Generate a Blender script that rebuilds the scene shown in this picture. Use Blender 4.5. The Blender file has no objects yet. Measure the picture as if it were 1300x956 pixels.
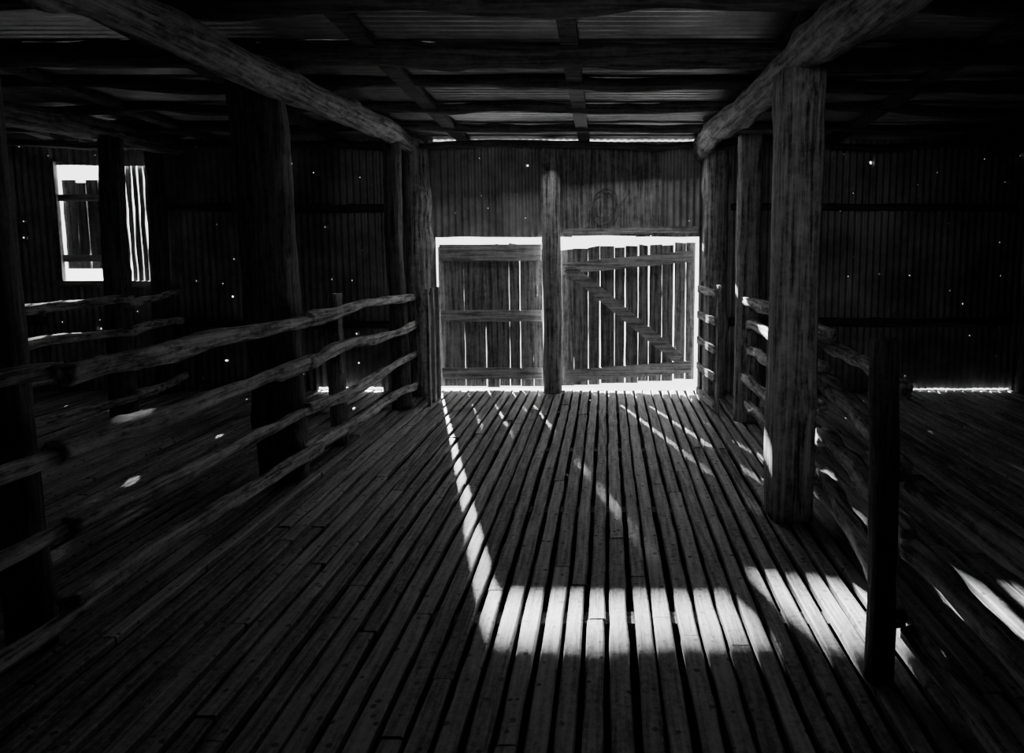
import bpy, math, random
from mathutils import Vector, Matrix, noise
random.seed(7)
S = bpy.context.scene
COL = S.collection

# ------------------------------------------------------------------ helpers
def new_obj(name, verts, faces, mat=None, parent=None, smooth=False):
    me = bpy.data.meshes.new(name)
    me.from_pydata([tuple(v) for v in verts], [], faces)
    me.update()
    if smooth:
        for p in me.polygons: p.use_smooth = True
    o = bpy.data.objects.new(name, me)
    COL.objects.link(o)
    if mat: me.materials.append(mat)
    if parent: o.parent = parent
    return o

def empty(name):
    e = bpy.data.objects.new(name, None)
    e.empty_display_size = 0.2
    COL.objects.link(e)
    return e

def log_geo(p0, p1, r0, r1=None, seed=0, bend=0.02, rough=0.12, sides=14, step=0.07, square=0.0, knots=True, groove=0.05):
    """Irregular tree-trunk / pole geometry between two points."""
    if r1 is None: r1 = r0
    p0 = Vector(p0); p1 = Vector(p1)
    d = p1 - p0; L = d.length; d.normalize()
    up = Vector((0, 0, 1)) if abs(d.z) < 0.9 else Vector((0, 1, 0))
    a = d.cross(up).normalized(); b = d.cross(a).normalized()
    n = max(4, int(L / step))
    rnd = random.Random(int(seed * 1000))
    kn = [(rnd.random() * L, rnd.random() * 2 * math.pi, rnd.uniform(.12, .35)) for _ in range(int(L * 1.6) + 1)] if knots else []
    V = []; F = []
    for i in range(n + 1):
        t = i / n
        s = t * L
        off = a * noise.noise(Vector((s * 0.8 + seed * 7.1, seed, 0))) * bend * 2 + \
              b * noise.noise(Vector((s * 0.8, seed * 3.3, 5))) * bend * 2
        off += a * noise.noise(Vector((s * 3.1, seed * 2.9, 1))) * bend * .5 + b * noise.noise(Vector((s * 3.1, seed * 4.9, 2))) * bend * .5
        c = p0 + d * s + off
        r = r0 + (r1 - r0) * t
        r *= 1 + 0.18 * rough / 0.12 * 0.5 * noise.noise(Vector((s * 2.2, seed * 1.7, 9)))
        for j in range(sides):
            th = 2 * math.pi * j / sides
            cs, sn = math.cos(th), math.sin(th)
            rr = r
            if square > 0:
                k = 1 / max(abs(cs), abs(sn))
                k = min(k, 1.30)
                rr = r * (1 + (k - 1) * square)
            rr *= 1 + rough * noise.noise(Vector((cs * 1.8 + seed * 11, sn * 1.8, s * 1.6 + seed))) \
                    + rough * 0.45 * noise.noise(Vector((cs * 5 + seed, sn * 5, s * 4.5)))
            g = abs(noise.noise(Vector((cs * 3.5 + seed, sn * 3.5, s * .5))))
            if g < .06: rr *= 1 - groove * (1 - g / .06)
            for (ks, ka, kr) in kn:
                ds = (s - ks) / (r * 1.1); da = math.atan2(math.sin(th - ka), math.cos(th - ka)) / .6
                q = ds * ds + da * da
                if q < 4: rr += r * kr * math.exp(-q * 1.6)
            V.append(c + a * cs * rr + b * sn * rr)
    for i in range(n):
        for j in range(sides):
            k = (j + 1) % sides
            F.append((i * sides + j, i * sides + k, (i + 1) * sides + k, (i + 1) * sides + j))
    F.append(tuple(range(sides))[::-1])
    F.append(tuple(n * sides + j for j in range(sides)))
    return V, F

def log(name, p0, p1, r0, r1=None, mat=None, parent=None, **k):
    V, F = log_geo(p0, p1, r0, r1, **k)
    return new_obj(name, V, F, mat, parent, smooth=True)

def merge(parts):
    V = []; F = []
    for v, f in parts:
        o = len(V)
        V += list(v)
        F += [tuple(i + o for i in q) for q in f]
    return V, F

def plank_geo(p0, p1, w, t, normal, seed=0, wob=0.004, n=8, taper=0.0):
    p0 = Vector(p0); p1 = Vector(p1); nrm = Vector(normal).normalized()
    d = (p1 - p0); L = d.length; d.normalize()
    s = d.cross(nrm).normalized()
    V = []; F = []
    for i in range(n + 1):
        u = i / n
        c = p0 + d * L * u
        ww = w * (1 + taper * (u - .5))
        wl = ww / 2 + wob * noise.noise(Vector((u * L * 4, seed * 5.3, 1))) * 2
        wr = ww / 2 + wob * noise.noise(Vector((u * L * 4, seed * 5.3, 7))) * 2
        e = nrm * wob * noise.noise(Vector((u * L * 2, seed * 2.1, 3)))
        V += [c - s * wl - nrm * t / 2 + e, c + s * wr - nrm * t / 2 + e, c + s * wr + nrm * t / 2 + e, c - s * wl + nrm * t / 2 + e]
    for i in range(n):
        for j in range(4):
            k = (j + 1) % 4
            F.append((i * 4 + j, i * 4 + k, (i + 1) * 4 + k, (i + 1) * 4 + j))
    F.append((3, 2, 1, 0)); m = n * 4
    F.append((m, m + 1, m + 2, m + 3))
    return V, F

def plank(name, p0, p1, w, t, normal, mat, parent=None, **k):
    V, F = plank_geo(p0, p1, w, t, normal, **k)
    return new_obj(name, V, F, mat, parent)

# ------------------------------------------------------------------ materials
def base_mat(name):
    m = bpy.data.materials.new(name); m.use_nodes = True
    nt = m.node_tree; nt.nodes.clear()
    return m, nt, nt.nodes, nt.links

def wood(name, axis, lo, hi, rough=0.7, spec=0.3, fine=1.0, bump=0.9, streak=.68):
    m, nt, N, L = base_mat(name)
    out = N.new('ShaderNodeOutputMaterial'); b = N.new('ShaderNodeBsdfPrincipled')
    tc = N.new('ShaderNodeTexCoord'); mp = N.new('ShaderNodeMapping')
    sc = [34 * fine] * 3; sc['XYZ'.index(axis)] = 1.5 * fine
    mp.inputs['Scale'].default_value = sc
    L.new(tc.outputs['Object'], mp.inputs['Vector'])
    n1 = N.new('ShaderNodeTexNoise'); n1.inputs['Scale'].default_value = 1.0; n1.inputs['Detail'].default_value = 7
    n1.inputs['Roughness'].default_value = 0.7
    L.new(mp.outputs[0], n1.inputs['Vector'])
    n2 = N.new('ShaderNodeTexNoise'); n2.inputs['Scale'].default_value = 11.0; n2.inputs['Detail'].default_value = 8
    n2.inputs['Roughness'].default_value = 0.8
    L.new(tc.outputs['Object'], n2.inputs['Vector'])
    mx = N.new('ShaderNodeMath'); mx.operation = 'MULTIPLY_ADD'
    mx.inputs[1].default_value = streak
    L.new(n1.outputs['Fac'], mx.inputs[0])
    m2 = N.new('ShaderNodeMath'); m2.operation = 'MULTIPLY'; m2.inputs[1].default_value = 1 - streak
    L.new(n2.outputs['Fac'], m2.inputs[0]); L.new(m2.outputs[0], mx.inputs[2])
    cr = N.new('ShaderNodeValToRGB')
    cr.color_ramp.elements[0].position = 0.42; cr.color_ramp.elements[0].color = (lo, lo, lo, 1)
    cr.color_ramp.elements[1].position = 0.58; cr.color_ramp.elements[1].color = (hi, hi, hi, 1)
    L.new(mx.outputs[0], cr.inputs[0])
    L.new(cr.outputs[0], b.inputs['Base Color'])
    b.inputs['Roughness'].default_value = rough
    b.inputs['Specular IOR Level'].default_value = spec
    bp = N.new('ShaderNodeBump'); bp.inputs['Strength'].default_value = bump; bp.inputs['Distance'].default_value = 0.025
    L.new(mx.outputs[0], bp.inputs['Height']); L.new(bp.outputs[0], b.inputs['Normal'])
    L.new(b.outputs[0], out.inputs[0])
    return m

def slat_mat():
    m, nt, N, L = base_mat('weathered_slat_boards')
    out = N.new('ShaderNodeOutputMaterial'); b = N.new('ShaderNodeBsdfPrincipled')
    tc = N.new('ShaderNodeTexCoord'); mp = N.new('ShaderNodeMapping')
    mp.inputs['Scale'].default_value = (45, 3.0, 10)
    L.new(tc.outputs['Object'], mp.inputs['Vector'])
    n1 = N.new('ShaderNodeTexNoise'); n1.inputs['Scale'].default_value = 1; n1.inputs['Detail'].default_value = 6
    L.new(mp.outputs[0], n1.inputs['Vector'])
    n2 = N.new('ShaderNodeTexNoise'); n2.inputs['Scale'].default_value = 34; n2.inputs['Detail'].default_value = 6
    n2.inputs['Roughness'].default_value = 0.85
    L.new(tc.outputs['Object'], n2.inputs['Vector'])
    at = N.new('ShaderNodeAttribute'); at.attribute_name = 'tone'
    add = N.new('ShaderNodeMath'); add.operation = 'ADD'
    L.new(n1.outputs['Fac'], add.inputs[0]); L.new(n2.outputs['Fac'], add.inputs[1])
    add2 = N.new('ShaderNodeMath'); add2.operation = 'MULTIPLY_ADD'; add2.inputs[1].default_value = 0.30
    L.new(at.outputs['Fac'], add2.inputs[0]); L.new(add.outputs[0], add2.inputs[2])
    cr = N.new('ShaderNodeValToRGB')
    cr.color_ramp.elements[0].position = 0.0; cr.color_ramp.elements[0].color = (0.03, 0.03, 0.03, 1)
    cr.color_ramp.elements[1].position = 1.0; cr.color_ramp.elements[1].color = (0.50, 0.50, 0.50, 1)
    mr = N.new('ShaderNodeMapRange'); mr.inputs[1].default_value = 0.90; mr.inputs[2].default_value = 1.42
    L.new(add2.outputs[0], mr.inputs[0]); L.new(mr.outputs[0], cr.inputs[0])
    vo = N.new('ShaderNodeTexVoronoi'); vo.inputs['Scale'].default_value = 14
    L.new(tc.outputs['Object'], vo.inputs['Vector'])
    lt = N.new('ShaderNodeMath'); lt.operation = 'GREATER_THAN'; lt.inputs[1].default_value = 0.17
    L.new(vo.outputs['Distance'], lt.inputs[0])
    mul = N.new('ShaderNodeMixRGB'); mul.blend_type = 'MULTIPLY'; mul.inputs[0].default_value = 0.85
    L.new(cr.outputs[0], mul.inputs[1]); L.new(lt.outputs[0], mul.inputs[2])
    L.new(mul.outputs[0], b.inputs['Base Color'])
    b.inputs['Roughness'].default_value = 0.5
    b.inputs['Specular IOR Level'].default_value = 0.5
    bp = N.new('ShaderNodeBump'); bp.inputs['Strength'].default_value = 0.8; bp.inputs['Distance'].default_value = 0.01
    L.new(add.outputs[0], bp.inputs['Height']); L.new(bp.outputs[0], b.inputs['Normal'])
    L.new(b.outputs[0], out.inputs[0])
    return m

def iron_mat(name, axes, lo, hi, holes=True, scale=2.0, prob=0.45, rmin=0.004, rmax=0.011, rough=0.5, metal=0.3):
    m, nt, N, L = base_mat(name)
    out = N.new('ShaderNodeOutputMaterial'); b = N.new('ShaderNodeBsdfPrincipled')
    tc = N.new('ShaderNodeTexCoord'); sp = N.new('ShaderNodeSeparateXYZ'); L.new(tc.outputs['Object'], sp.inputs[0])
    n2 = N.new('ShaderNodeTexNoise'); n2.inputs['Scale'].default_value = 2.2; n2.inputs['Detail'].default_value = 8
    n2.inputs['Roughness'].default_value = 0.65
    L.new(tc.outputs['Object'], n2.inputs['Vector'])
    cr = N.new('ShaderNodeValToRGB')
    cr.color_ramp.elements[0].position = 0.35; cr.color_ramp.elements[0].color = (lo, lo, lo, 1)
    cr.color_ramp.elements[1].position = 0.68; cr.color_ramp.elements[1].color = (hi, hi, hi, 1)
    L.new(n2.outputs['Fac'], cr.inputs[0]); L.new(cr.outputs[0], b.inputs['Base Color'])
    b.inputs['Roughness'].default_value = rough; b.inputs['Metallic'].default_value = metal
    if holes:
        cb = N.new('ShaderNodeCombineXYZ')
        L.new(sp.outputs[axes[0]], cb.inputs[0]); L.new(sp.outputs[axes[1]], cb.inputs[1])
        vo = N.new('ShaderNodeTexVoronoi'); vo.voronoi_dimensions = '2D'; vo.inputs['Scale'].default_value = scale
        L.new(cb.outputs[0], vo.inputs['Vector'])
        sc = N.new('ShaderNodeSeparateColor'); L.new(vo.outputs['Color'], sc.inputs[0])
        r = N.new('ShaderNodeMath'); r.operation = 'POWER'; r.inputs[1].default_value = 6
        L.new(sc.outputs[1], r.inputs[0])
        r2 = N.new('ShaderNodeMath'); r2.operation = 'MULTIPLY_ADD'
        r2.inputs[1].default_value = (rmax - rmin) * scale; r2.inputs[2].default_value = rmin * scale
        L.new(r.outputs[0], r2.inputs[0])
        lt = N.new('ShaderNodeMath'); lt.operation = 'LESS_THAN'
        L.new(vo.outputs['Distance'], lt.inputs[0]); L.new(r2.outputs[0], lt.inputs[1])
        pr = N.new('ShaderNodeMath'); pr.operation = 'LESS_THAN'; pr.inputs[1].default_value = prob
        L.new(sc.outputs[0], pr.inputs[0])
        mm = N.new('ShaderNodeMath'); mm.operation = 'MULTIPLY'
        L.new(lt.outputs[0], mm.inputs[0]); L.new(pr.outputs[0], mm.inputs[1])
        tr = N.new('ShaderNodeBsdfTransparent'); mix = N.new('ShaderNodeMixShader')
        L.new(mm.outputs[0], mix.inputs[0]); L.new(b.outputs[0], mix.inputs[1]); L.new(tr.outputs[0], mix.inputs[2])
        L.new(mix.outputs[0], out.inputs[0])
    else:
        L.new(b.outputs[0], out.inputs[0])
    return m

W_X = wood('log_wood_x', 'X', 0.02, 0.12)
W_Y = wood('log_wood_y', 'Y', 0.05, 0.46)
W_YR = wood('rail_wood', 'Y', 0.05, 0.66)
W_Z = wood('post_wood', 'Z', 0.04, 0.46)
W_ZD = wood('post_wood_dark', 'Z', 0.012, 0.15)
W_D = wood('door_plank_wood', 'Z', 0.06, 0.36)
W_DX = wood('door_rail_wood', 'X', 0.16, 0.60)
SLAT = slat_mat()
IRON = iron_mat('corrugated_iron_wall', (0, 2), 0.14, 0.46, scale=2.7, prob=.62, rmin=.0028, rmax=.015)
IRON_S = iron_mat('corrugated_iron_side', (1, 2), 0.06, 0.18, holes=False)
ROOF = iron_mat('corrugated_iron_roof', (0, 1), 0.40, 0.88, holes=False, rough=0.33, metal=0.85)
WIRE = iron_mat('rusty_wire', (0, 1), 0.06, 0.16, holes=False)

def dirt(name, lo, hi, sc):
    gm, nt, N, L = base_mat(name)
    o_ = N.new('ShaderNodeOutputMaterial'); b_ = N.new('ShaderNodeBsdfDiffuse')
    nn = N.new('ShaderNodeTexNoise'); nn.inputs['Scale'].default_value = sc
    cc = N.new('ShaderNodeValToRGB'); cc.color_ramp.elements[0].color = (lo, lo, lo, 1); cc.color_ramp.elements[1].color = (hi, hi, hi, 1)
    L.new(nn.outputs['Fac'], cc.inputs[0]); L.new(cc.outputs[0], b_.inputs[0]); L.new(b_.outputs[0], o_.inputs[0])
    return gm
gm = dirt('dry_ground', .35, .6, 3)
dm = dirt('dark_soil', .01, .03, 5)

# ------------------------------------------------------------------ extents
XL, XR, YB, YF = -9.0, 6.0, 7.80, -4.0
ROOF_Z = lambda y: 3.22 - 0.055 * (y - 1.0)

# ------------------------------------------------------------------ ground
new_obj('ground_outside', [(-60, YB + .1, -.7), (60, YB + .1, -.7), (60, 120, -.7), (-60, 120, -.7)], [(0, 1, 2, 3)], gm)
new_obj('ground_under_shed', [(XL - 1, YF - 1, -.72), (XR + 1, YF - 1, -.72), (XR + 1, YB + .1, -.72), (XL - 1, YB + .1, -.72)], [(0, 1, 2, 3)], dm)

# ------------------------------------------------------------------ slatted floor
V = []; F = []; tone = []
pitch = 0.100
x = XL + 0.06
while x < XR - 0.05:
    y = YF + .02
    w = 0.077 + random.uniform(-.009, .007)
    first = True
    while y < YB - 0.03:
        ln = random.uniform(.3, 3.6) if first else random.uniform(1.6, 4.2)
        first = False
        y2 = min(y + ln, YB - 0.03)
        if YB - y2 < .5: y2 = YB - .03
        zt = random.uniform(-.008, 0.0)
        tn = random.random()
        n = 14; o = len(V)
        dx = random.uniform(-.006, .006); sk = random.uniform(-.007, .007); bw = random.uniform(-.004, .004)
        for k in range(n + 1):
            yy = y + 0.005 + (y2 - y - 0.01) * k / n
            b_ow = bw * math.sin(math.pi * k / n)
            a = random.uniform(-.004, .004) + sk * (k / n - .5) + b_ow; c = random.uniform(-.004, .004) + sk * (k / n - .5) + b_ow
            xa, xb = x - w / 2 + a + dx, x + w / 2 + c + dx
            V += [(xa, yy, zt - .035), (xb, yy, zt - .035), (xb, yy, zt - .006), (xb - .007, yy, zt), (xa + .007, yy, zt), (xa, yy, zt - .006)]
            tone += [tn] * 6
        for k in range(n):
            for j in range(6):
                q = (j + 1) % 6
                F.append((o + k * 6 + j, o + k * 6 + q, o + (k + 1) * 6 + q, o + (k + 1) * 6 + j))
        F.append(tuple(o + j for j in range(6))[::-1]); F.append(tuple(o + n * 6 + j for j in range(6)))
        y = y2
    x += pitch
fl = new_obj('floor', V, F, SLAT)
at = fl.data.attributes.new('tone', 'FLOAT', 'POINT')
at.data.foreach_set('value', tone)
parts = []
for k, yy in enumerate([-3.5, -2.2, -.9, .4, 1.7, 3.0, 4.3, 5.6, 6.9]):
    parts.append(plank_geo((XL, yy, -.11), (XR, yy, -.11), .1, .14, (0, 0, 1), seed=k))
V, F = merge(parts)
new_obj('floor_joists', V, F, W_ZD)

# ------------------------------------------------------------------ corrugated sheets
def corr(rects, axis='X', fixed=YB, amp=0.012, p=0.076):
    parts = []; m = 0
    for (a0, a1, z0, z1) in rects:
        a = a0
        while a < a1 - 1e-4:
            e = min(a + 0.76, a1); m += 1
            ee = e + .04
            n = max(2, int((ee - a) / (p / 8)))
            off = .003 * (m % 2)
            tilt = random.uniform(-.003, .003)
            zb = z0 + (random.uniform(-.008, .008))
            V = []; F = []
            for k in range(n + 1):
                u = a + (ee - a) * k / n
                d = amp * math.sin(2 * math.pi * u / p) + off
                zq = zb + .010 * noise.noise(Vector((u * 3, z0, 0)))
                for zz in (zq, (zb + z1) / 2, z1):
                    dd = d + tilt * (zz - z0) / (z1 - z0 + .01)
                    V.append((u, fixed + dd, zz) if axis == 'X' else (fixed + dd, u, zz))
            for k in range(n):
                for q in range(2):
                    F.append((k * 3 + q, (k + 1) * 3 + q, (k + 1) * 3 + q + 1, k * 3 + q + 1))
            parts.append((V, F)); a = e
    return merge(parts)

ztop = 2.98
GAPZ = 1.765
rects = [
    (XL, -6.24, -.72, ztop),
    (-6.23, -5.09, -.72, 1.24), (-6.23, -5.09, 2.55, ztop),
    (-5.06, -3.38, -.72, ztop),
    (-3.36, -2.6, 0.022, ztop), (-3.36, -2.6, -.72, -0.0),
    (-2.59, -1.98, -.72, ztop),
    (-1.95, 1.05, GAPZ, 2.822),
    (1.05, 3.40, -.72, ztop),
    (3.42, 4.66, 0.014, ztop), (3.42, 4.66, -.72, 0.0),
    (4.67, XR, -.72, ztop),
    (-1.95, 1.05, -.72, -.02),
]
V, F = corr(rects)
new_obj('wall_back', V, F, IRON, smooth=True)
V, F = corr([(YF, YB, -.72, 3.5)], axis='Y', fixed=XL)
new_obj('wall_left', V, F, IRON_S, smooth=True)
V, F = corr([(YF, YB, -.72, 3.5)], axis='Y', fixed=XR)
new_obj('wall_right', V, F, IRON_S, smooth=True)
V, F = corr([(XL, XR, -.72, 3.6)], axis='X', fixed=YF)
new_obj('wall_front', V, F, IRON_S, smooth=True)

parts = []
xx = -0.49; k = 0
while xx < 0.58:
    w = random.uniform(.15, .2); w = min(w, .62 - xx)
    parts.append(plank_geo((xx + w / 2, YB - .03, 1.80), (xx + w / 2, YB - .03, 2.78), w - .003, .018, (0, 1, 0), seed=k + 60, wob=.001)); xx += w; k += 1
V, F = merge(parts); new_obj('wall_panel', V, F, W_D)

# roof
V = []; F = []
ny = int((YB + .35 - YF) / (.076 / 8))
for k in range(ny + 1):
    y = YF - .1 + (YB + .45 - YF) * k / ny
    for xq in (XL - .2, -6, -3, 0, 3, XR + .2):
        V.append((xq, y, ROOF_Z(y) + .012 * math.sin(2 * math.pi * y / .076)))
for k in range(ny):
    for j in range(5):
        F.append((k * 6 + j, k * 6 + j + 1, (k + 1) * 6 + j + 1, (k + 1) * 6 + j))
new_obj('ceiling', V, F, ROOF, smooth=True)

# ------------------------------------------------------------------ roof timbers
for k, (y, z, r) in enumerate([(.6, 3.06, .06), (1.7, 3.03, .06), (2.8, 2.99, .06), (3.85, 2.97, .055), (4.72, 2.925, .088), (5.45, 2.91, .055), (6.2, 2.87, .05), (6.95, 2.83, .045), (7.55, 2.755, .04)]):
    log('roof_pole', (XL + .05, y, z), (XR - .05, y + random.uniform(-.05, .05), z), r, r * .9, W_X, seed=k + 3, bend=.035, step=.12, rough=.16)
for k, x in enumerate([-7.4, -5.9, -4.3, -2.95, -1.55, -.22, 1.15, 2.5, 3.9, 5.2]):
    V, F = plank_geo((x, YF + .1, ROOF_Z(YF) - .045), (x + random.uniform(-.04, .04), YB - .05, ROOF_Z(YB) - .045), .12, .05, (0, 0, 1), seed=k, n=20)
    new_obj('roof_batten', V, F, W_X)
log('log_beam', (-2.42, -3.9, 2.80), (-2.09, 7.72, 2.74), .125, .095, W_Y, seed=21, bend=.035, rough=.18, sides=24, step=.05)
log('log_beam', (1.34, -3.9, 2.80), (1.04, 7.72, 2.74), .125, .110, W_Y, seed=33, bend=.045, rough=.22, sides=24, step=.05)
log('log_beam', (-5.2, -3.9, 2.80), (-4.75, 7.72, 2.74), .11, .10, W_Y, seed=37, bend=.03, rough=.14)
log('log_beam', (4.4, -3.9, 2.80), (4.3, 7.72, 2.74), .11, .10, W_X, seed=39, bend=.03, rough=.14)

# ------------------------------------------------------------------ posts
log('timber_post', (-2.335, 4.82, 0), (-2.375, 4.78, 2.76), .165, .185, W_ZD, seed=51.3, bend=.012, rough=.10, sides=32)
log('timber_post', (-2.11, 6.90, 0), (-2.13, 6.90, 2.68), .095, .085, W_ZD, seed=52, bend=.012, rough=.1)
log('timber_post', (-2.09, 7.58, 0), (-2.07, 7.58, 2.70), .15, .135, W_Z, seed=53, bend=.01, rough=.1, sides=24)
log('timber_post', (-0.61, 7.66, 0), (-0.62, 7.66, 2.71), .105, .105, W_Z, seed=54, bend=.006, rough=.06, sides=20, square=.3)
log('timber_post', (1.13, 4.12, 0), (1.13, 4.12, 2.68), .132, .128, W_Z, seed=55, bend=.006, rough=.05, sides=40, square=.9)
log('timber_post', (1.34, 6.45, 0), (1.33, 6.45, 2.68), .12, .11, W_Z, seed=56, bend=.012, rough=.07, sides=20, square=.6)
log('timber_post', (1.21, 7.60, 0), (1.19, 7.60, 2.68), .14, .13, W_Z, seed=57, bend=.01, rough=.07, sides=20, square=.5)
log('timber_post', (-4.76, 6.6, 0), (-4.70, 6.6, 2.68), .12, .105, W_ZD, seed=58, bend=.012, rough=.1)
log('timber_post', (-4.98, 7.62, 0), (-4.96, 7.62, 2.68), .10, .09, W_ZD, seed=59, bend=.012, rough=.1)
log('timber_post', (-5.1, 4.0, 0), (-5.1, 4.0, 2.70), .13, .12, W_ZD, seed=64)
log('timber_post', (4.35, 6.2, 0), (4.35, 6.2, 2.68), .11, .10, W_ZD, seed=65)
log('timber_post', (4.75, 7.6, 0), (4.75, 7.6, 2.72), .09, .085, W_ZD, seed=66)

# ------------------------------------------------------------------ fences
ZR = [1.15, .84, .52, .20]
def fence(pts, mat=W_YR, zs=ZR, r=.037, seed=0):
    e = empty('pole_rail_fence')
    n = 0
    for s in range(len(pts) - 1):
        a, b = pts[s], pts[s + 1]
        for k, z in enumerate(zs):
            j1 = random.uniform(-.02, .02); j2 = random.uniform(-.02, .02)
            n += 1
            rr = r * random.uniform(.85, 1.2)
            log('rail_%d' % n, (a[0], a[1], z + j1), (b[0], b[1], z + j2), rr * 1.12, rr * .9, mat, e,
                seed=seed + n * 1.37, bend=.028, rough=.42, sides=16, step=.028, square=.6, groove=.24)
    return e
f1 = fence([(-2.22, -.3), (-2.18, 2.68)], seed=100)
f1b = fence([(-2.15, 2.62), (-2.115, 4.86)], seed=120)
f1c = fence([(-2.115, 4.74), (-1.99, 6.98)], seed=140)
log('fence_post', (-2.40, 2.70, 0), (-2.44, 2.70, 2.70), .085, .08, W_ZD, f1b, seed=71, bend=.01)
log('fence_post_short', (-2.26, 5.66, 0), (-2.27, 5.66, 1.27), .075, .07, W_Z, f1c, seed=72, bend=.01)

f2 = fence([(1.33, 6.5), (1.345, 4.15)], seed=200, zs=[1.16, .93, .70, .45, .2])
f2b = fence([(1.345, 4.18), (1.145, 2.52)], seed=220, zs=[1.12, .84, .54, .24], r=.038)
f2c = fence([(1.15, 2.50), (1.20, -.3)], seed=243, zs=[.80, .50, .18], r=.036)
log('fence_post', (1.055, 2.50, 0), (1.03, 2.50, 1.33), .052, .048, W_ZD, f2b, seed=73, bend=.008, square=.5)

f3 = fence([(-5.0, 4.05), (-4.60, 6.6)], seed=300, r=.04)
f3b = fence([(-4.60, 6.55), (-4.75, 7.6)], seed=320, r=.04)

# ------------------------------------------------------------------ small gates
def gate(p0, p1, z0, z1, nr, seed):
    e = empty('stock_gate')
    p0 = Vector(p0); p1 = Vector(p1); d = (p1 - p0).normalized(); nrm = Vector((d.y, -d.x, 0))
    for k, p in enumerate((p0, p0.lerp(p1, .5), p1)):
        plank('stile_%d' % (k + 1), (p.x, p.y, z0), (p.x, p.y, z1), .06, .03, nrm, W_Z, e, seed=seed + k)
    for k in range(nr):
        z = z0 + .08 + (z1 - z0 - .16) * k / (nr - 1)
        q0 = p0 + nrm * .032; q1 = p1 + nrm * .032
        plank('bar_%d' % (k + 1), (q0.x, q0.y, z), (q1.x, q1.y, z), .075, .025, nrm, W_YR, e, seed=seed + 10 + k)
    return e
gate((1.03, 7.40, 0), (1.10, 6.68, 0), .0, 1.28, 5, 400)
gate((-1.84, 7.40, 0), (-1.84, 6.99, 0), .0, 1.22, 4, 430)

# ------------------------------------------------------------------ barn doors
def door(name, edges, z0, z1, skew, seed, y=YB + .04, bskew=0, t=.022):
    """planks: (relative width, gap to right at bottom, gap at top)"""
    e = empty(name)
    x0, x1, pl = edges
    n = len(pl)
    wsum = sum(p[0] for p in pl)
    usable = (x1 - x0)
    xs = [x0]
    for p in pl: xs.append(xs[-1] + usable * p[0] / wsum)
    for i, p in enumerate(pl):
        gb, gt = p[1], p[2]
        lb, lt_ = (pl[i - 1][1], pl[i - 1][2]) if i else (0, 0)
        if i == n - 1: gb = gt = 0
        tt = ((xs[i] + xs[i + 1]) / 2 - x0) / usable
        zt = z1 + skew * tt + random.uniform(-.022, .014)
        zb = z0 + bskew * tt + random.uniform(-.010, .010)
        sl_ = random.uniform(-.014, .014)
        V = []; F = []; N_ = 20
        yo = y + random.uniform(-.003, .003)
        for k in range(N_ + 1):
            u = k / N_; z = zb + (zt - zb) * u
            wl = .0045 * noise.noise(Vector((z * 5, i * 3.1 + seed, 0))) + (lb + (lt_ - lb) * u) / 2
            wr = .0045 * noise.noise(Vector((z * 5, i * 3.1 + seed, 4))) + (gb + (gt - gb) * u) / 2
            xa = xs[i] + wl; xb = xs[i + 1] - wr
            da = sl_ if k == N_ else 0
            V += [(xa, yo - t / 2, z + da), (xb, yo - t / 2, z - da), (xb, yo + t / 2, z - da), (xa, yo + t / 2, z + da)]
        for k in range(N_):
            for j in range(4):
                q = (j + 1) % 4
                F.append((k * 4 + j, k * 4 + q, (k + 1) * 4 + q, (k + 1) * 4 + j))
        F.append((3, 2, 1, 0)); m = N_ * 4; F.append((m, m + 1, m + 2, m + 3))
        new_obj('plank_%d' % (i + 1), V, F, W_D, e)
    return e
d1 = door('door_1', (-1.925, -.735, [(1.2, -.001, -.003), (.9, .007, .001), (.8, .002, -.004), (1, .012, -.006), (1.1, .004, -.006), (.9, .012, .000), (.9, .009, .006), (1.1, .006, -.004), (.8, 0, 0)]), .028, 1.675, 0, 500)
for k, (z, w) in enumerate([(1.58, .19), (.86, .13), (.19, .13)]):
    plank('ledge_%d' % (k + 1), (-1.90, YB + .008, z), (-.745, YB + .008, z + .004), w, .035, (0, 1, 0), W_DX, d1, seed=520 + k)
log('latch', (-.80, YB - .02, 1.08), (-.80, YB - .02, 1.22), .018, .018, W_DX, d1, seed=9, rough=.02, bend=0, knots=False)
d2 = door('door_2', (-.575, 1.015, [(1.3, -.001, -.002), (1.1, .008, .001), (.9, .018, .002), (1.1, .000, .006), (.8, .016, .007), (1, .002, .010), (.8, .004, .020), (1, .007, .001), (.9, .018, .014), (.9, .014, .003), (.7, 0, 0)]), .03, 1.62, .085, 540, bskew=.09)
plank('ledge_1', (-.50, YB + .008, 1.40), (.99, YB + .008, 1.545), .13, .035, (0, 1, 0), W_DX, d2, seed=561)
plank('ledge_2', (-.48, YB + .008, .155), (.98, YB + .008, .27), .14, .035, (0, 1, 0), W_DX, d2, seed=562)
plank('brace', (-.44, YB - .024, 1.42), (.84, YB - .024, .36), .13, .03, (0, 1, 0), W_DX, d2, seed=563)
plank('door_sill', (-1.95, YB + .04, -.03), (1.04, YB + .04, -.03), .12, .05, (0, 0, 1), W_DX, seed=570)
plank('lintel', (-.49, YB - .05, 1.815), (1.03, YB - .05, 1.845), .07, .03, (0, 1, 0), W_DX, seed=571, n=14)

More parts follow.
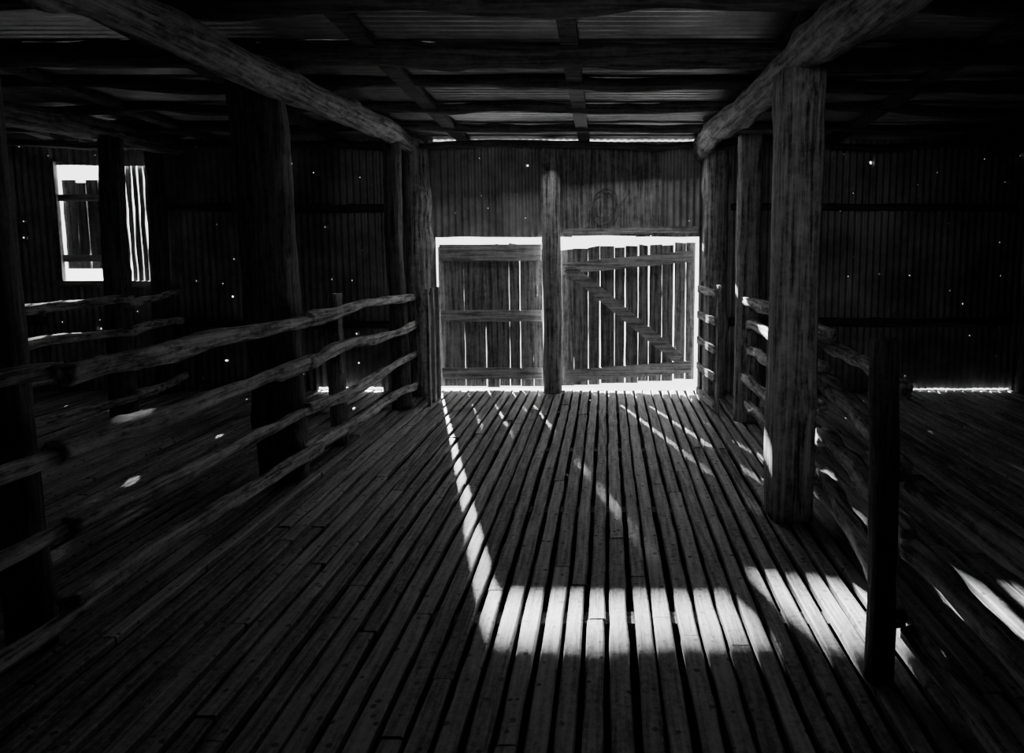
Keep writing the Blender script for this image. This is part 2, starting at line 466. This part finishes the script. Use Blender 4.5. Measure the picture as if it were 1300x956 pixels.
# coil of wire on the wall
e = empty('wire_coil')
cu = bpy.data.curves.new('coil', 'CURVE'); cu.dimensions = '3D'; cu.bevel_depth = .0032; cu.bevel_resolution = 1
spn = cu.splines.new('POLY'); pts = []
for k in range(150):
    a = k / 150 * 2 * math.pi * 4.3
    rr = .15 + .03 * math.sin(k * .31) + .02 * math.sin(k * .11)
    pts.append((-.02 + rr * math.cos(a) * (.85 + .1 * math.sin(k * .05)), YB - .055 + .01 * math.sin(k * .7), 2.1 + rr * 1.15 * math.sin(a)))
for k in range(40):
    t = k / 40
    pts.append((.15 + .10 * math.sin(t * 5), YB - .05, 2.12 + .55 * t))
spn.points.add(len(pts) - 1)
for k, p in enumerate(pts): spn.points[k].co = (*p, 1)
co = bpy.data.objects.new('coil', cu); COL.objects.link(co); co.parent = e; cu.materials.append(WIRE)

def girt(x0, x1, z, r, s):
    log('wall_girt', (x0, YB - .075, z), (x1, YB - .075, z + random.uniform(-.02, .02)), r, r, W_X, seed=s, bend=.01)
girt(-4.9, -2.3, 2.08, .045, 601); girt(-4.9, -2.3, .78, .045, 602)
girt(1.4, 4.6, .80, .05, 603); girt(1.4, 4.6, 2.1, .04, 604)
girt(-8.9, -6.4, .80, .045, 605)

# ------------------------------------------------------------------ left window with broken shutter and slats
w1 = empty('window_1')
xx = -6.15
for k, (w, g) in enumerate([(.15, .004), (.11, .012), (.13, .004), (.15, .004)]):
    plank('shutter_board_%d' % (k + 1), (xx + w / 2, YB + .03, 1.40), (xx + w / 2, YB + .03, 2.40 - .03 * (k % 2)), w, .02, (0, 1, 0), W_D, w1, seed=700 + k, wob=.006)
    xx += w + g
plank('shutter_ledge_1', (-6.20, YB, 1.52), (-5.6, YB, 1.52), .08, .025, (0, 1, 0), W_DX, w1, seed=710)
plank('shutter_ledge_2', (-6.20, YB, 2.2), (-5.6, YB, 2.2), .08, .025, (0, 1, 0), W_DX, w1, seed=711)
plank('jamb_left', (-6.21, YB - .02, 1.2), (-6.21, YB - .02, 2.6), .07, .05, (0, 1, 0), W_D, w1, seed=712)
plank('jamb_mid', (-5.55, YB - .02, 1.2), (-5.55, YB - .02, 2.6), .12, .05, (0, 1, 0), W_D, w1, seed=713)
plank('sill', (-6.28, YB - .02, 1.23), (-5.0, YB - .02, 1.23), .07, .06, (0, 1, 0), W_DX, w1, seed=714)
for k in range(7):
    x = -5.46 + k * .068
    plank('slat_%d' % (k + 1), (x, YB + .02, 1.25), (x, YB + .02, 2.56), .050, .012, (0, 1, 0), W_D, w1, seed=720 + k, wob=.008)

# ------------------------------------------------------------------ light
sun = bpy.data.lights.new('sun', 'SUN'); sun.energy = 55; sun.angle = math.radians(1.3)
so = bpy.data.objects.new('sun', sun); COL.objects.link(so)
so.rotation_euler = Vector((.29, -1, -.355)).to_track_quat('-Z', 'Y').to_euler()
so.location = (-4, 14, 6)
w = bpy.data.worlds.new('world'); S.world = w; w.use_nodes = True
bg = w.node_tree.nodes['Background']; bg.inputs[0].default_value = (1, 1, 1, 1); bg.inputs[1].default_value = 4

def area(name, loc, target, sx, sy, power):
    l = bpy.data.lights.new(name, 'AREA'); l.shape = 'RECTANGLE'; l.size = sx; l.size_y = sy; l.energy = power
    o = bpy.data.objects.new(name, l); COL.objects.link(o); o.location = loc
    o.rotation_euler = (Vector(target) - Vector(loc)).to_track_quat('-Z', 'Y').to_euler()
    return o
area('doorway_fill_light', (-.4, 7.35, 2.62), (-.2, 5.6, 0), 2.4, .15, 13)  # added fill light inside, above the doors, brightens the floor near them
sl = bpy.data.lights.new('added_fill_spot', 'SPOT'); sl.energy = 125; sl.spot_size = math.radians(50); sl.spot_blend = 1.0; sl.shadow_soft_size = .5  # added unseen spot behind the camera, brightens the doors and far wall
o = bpy.data.objects.new('added_fill_spot', sl); COL.objects.link(o); o.location = (-.3, -1.2, 2.3)
o.rotation_euler = (Vector((.1, 7.8, 1.8)) - o.location).to_track_quat('-Z', 'Y').to_euler()

# ------------------------------------------------------------------ camera
cam = bpy.data.cameras.new('camera'); co = bpy.data.objects.new('camera', cam); COL.objects.link(co)
co.location = (0, 0, 1.68)
co.rotation_euler = (math.radians(90 - 5.93), 0, 0)
cam.sensor_width = 36; cam.lens = 36 * 867 / 1300
cam.shift_x = -120 / 1300; cam.shift_y = -78 / 1300
cam.clip_start = .02
S.camera = co
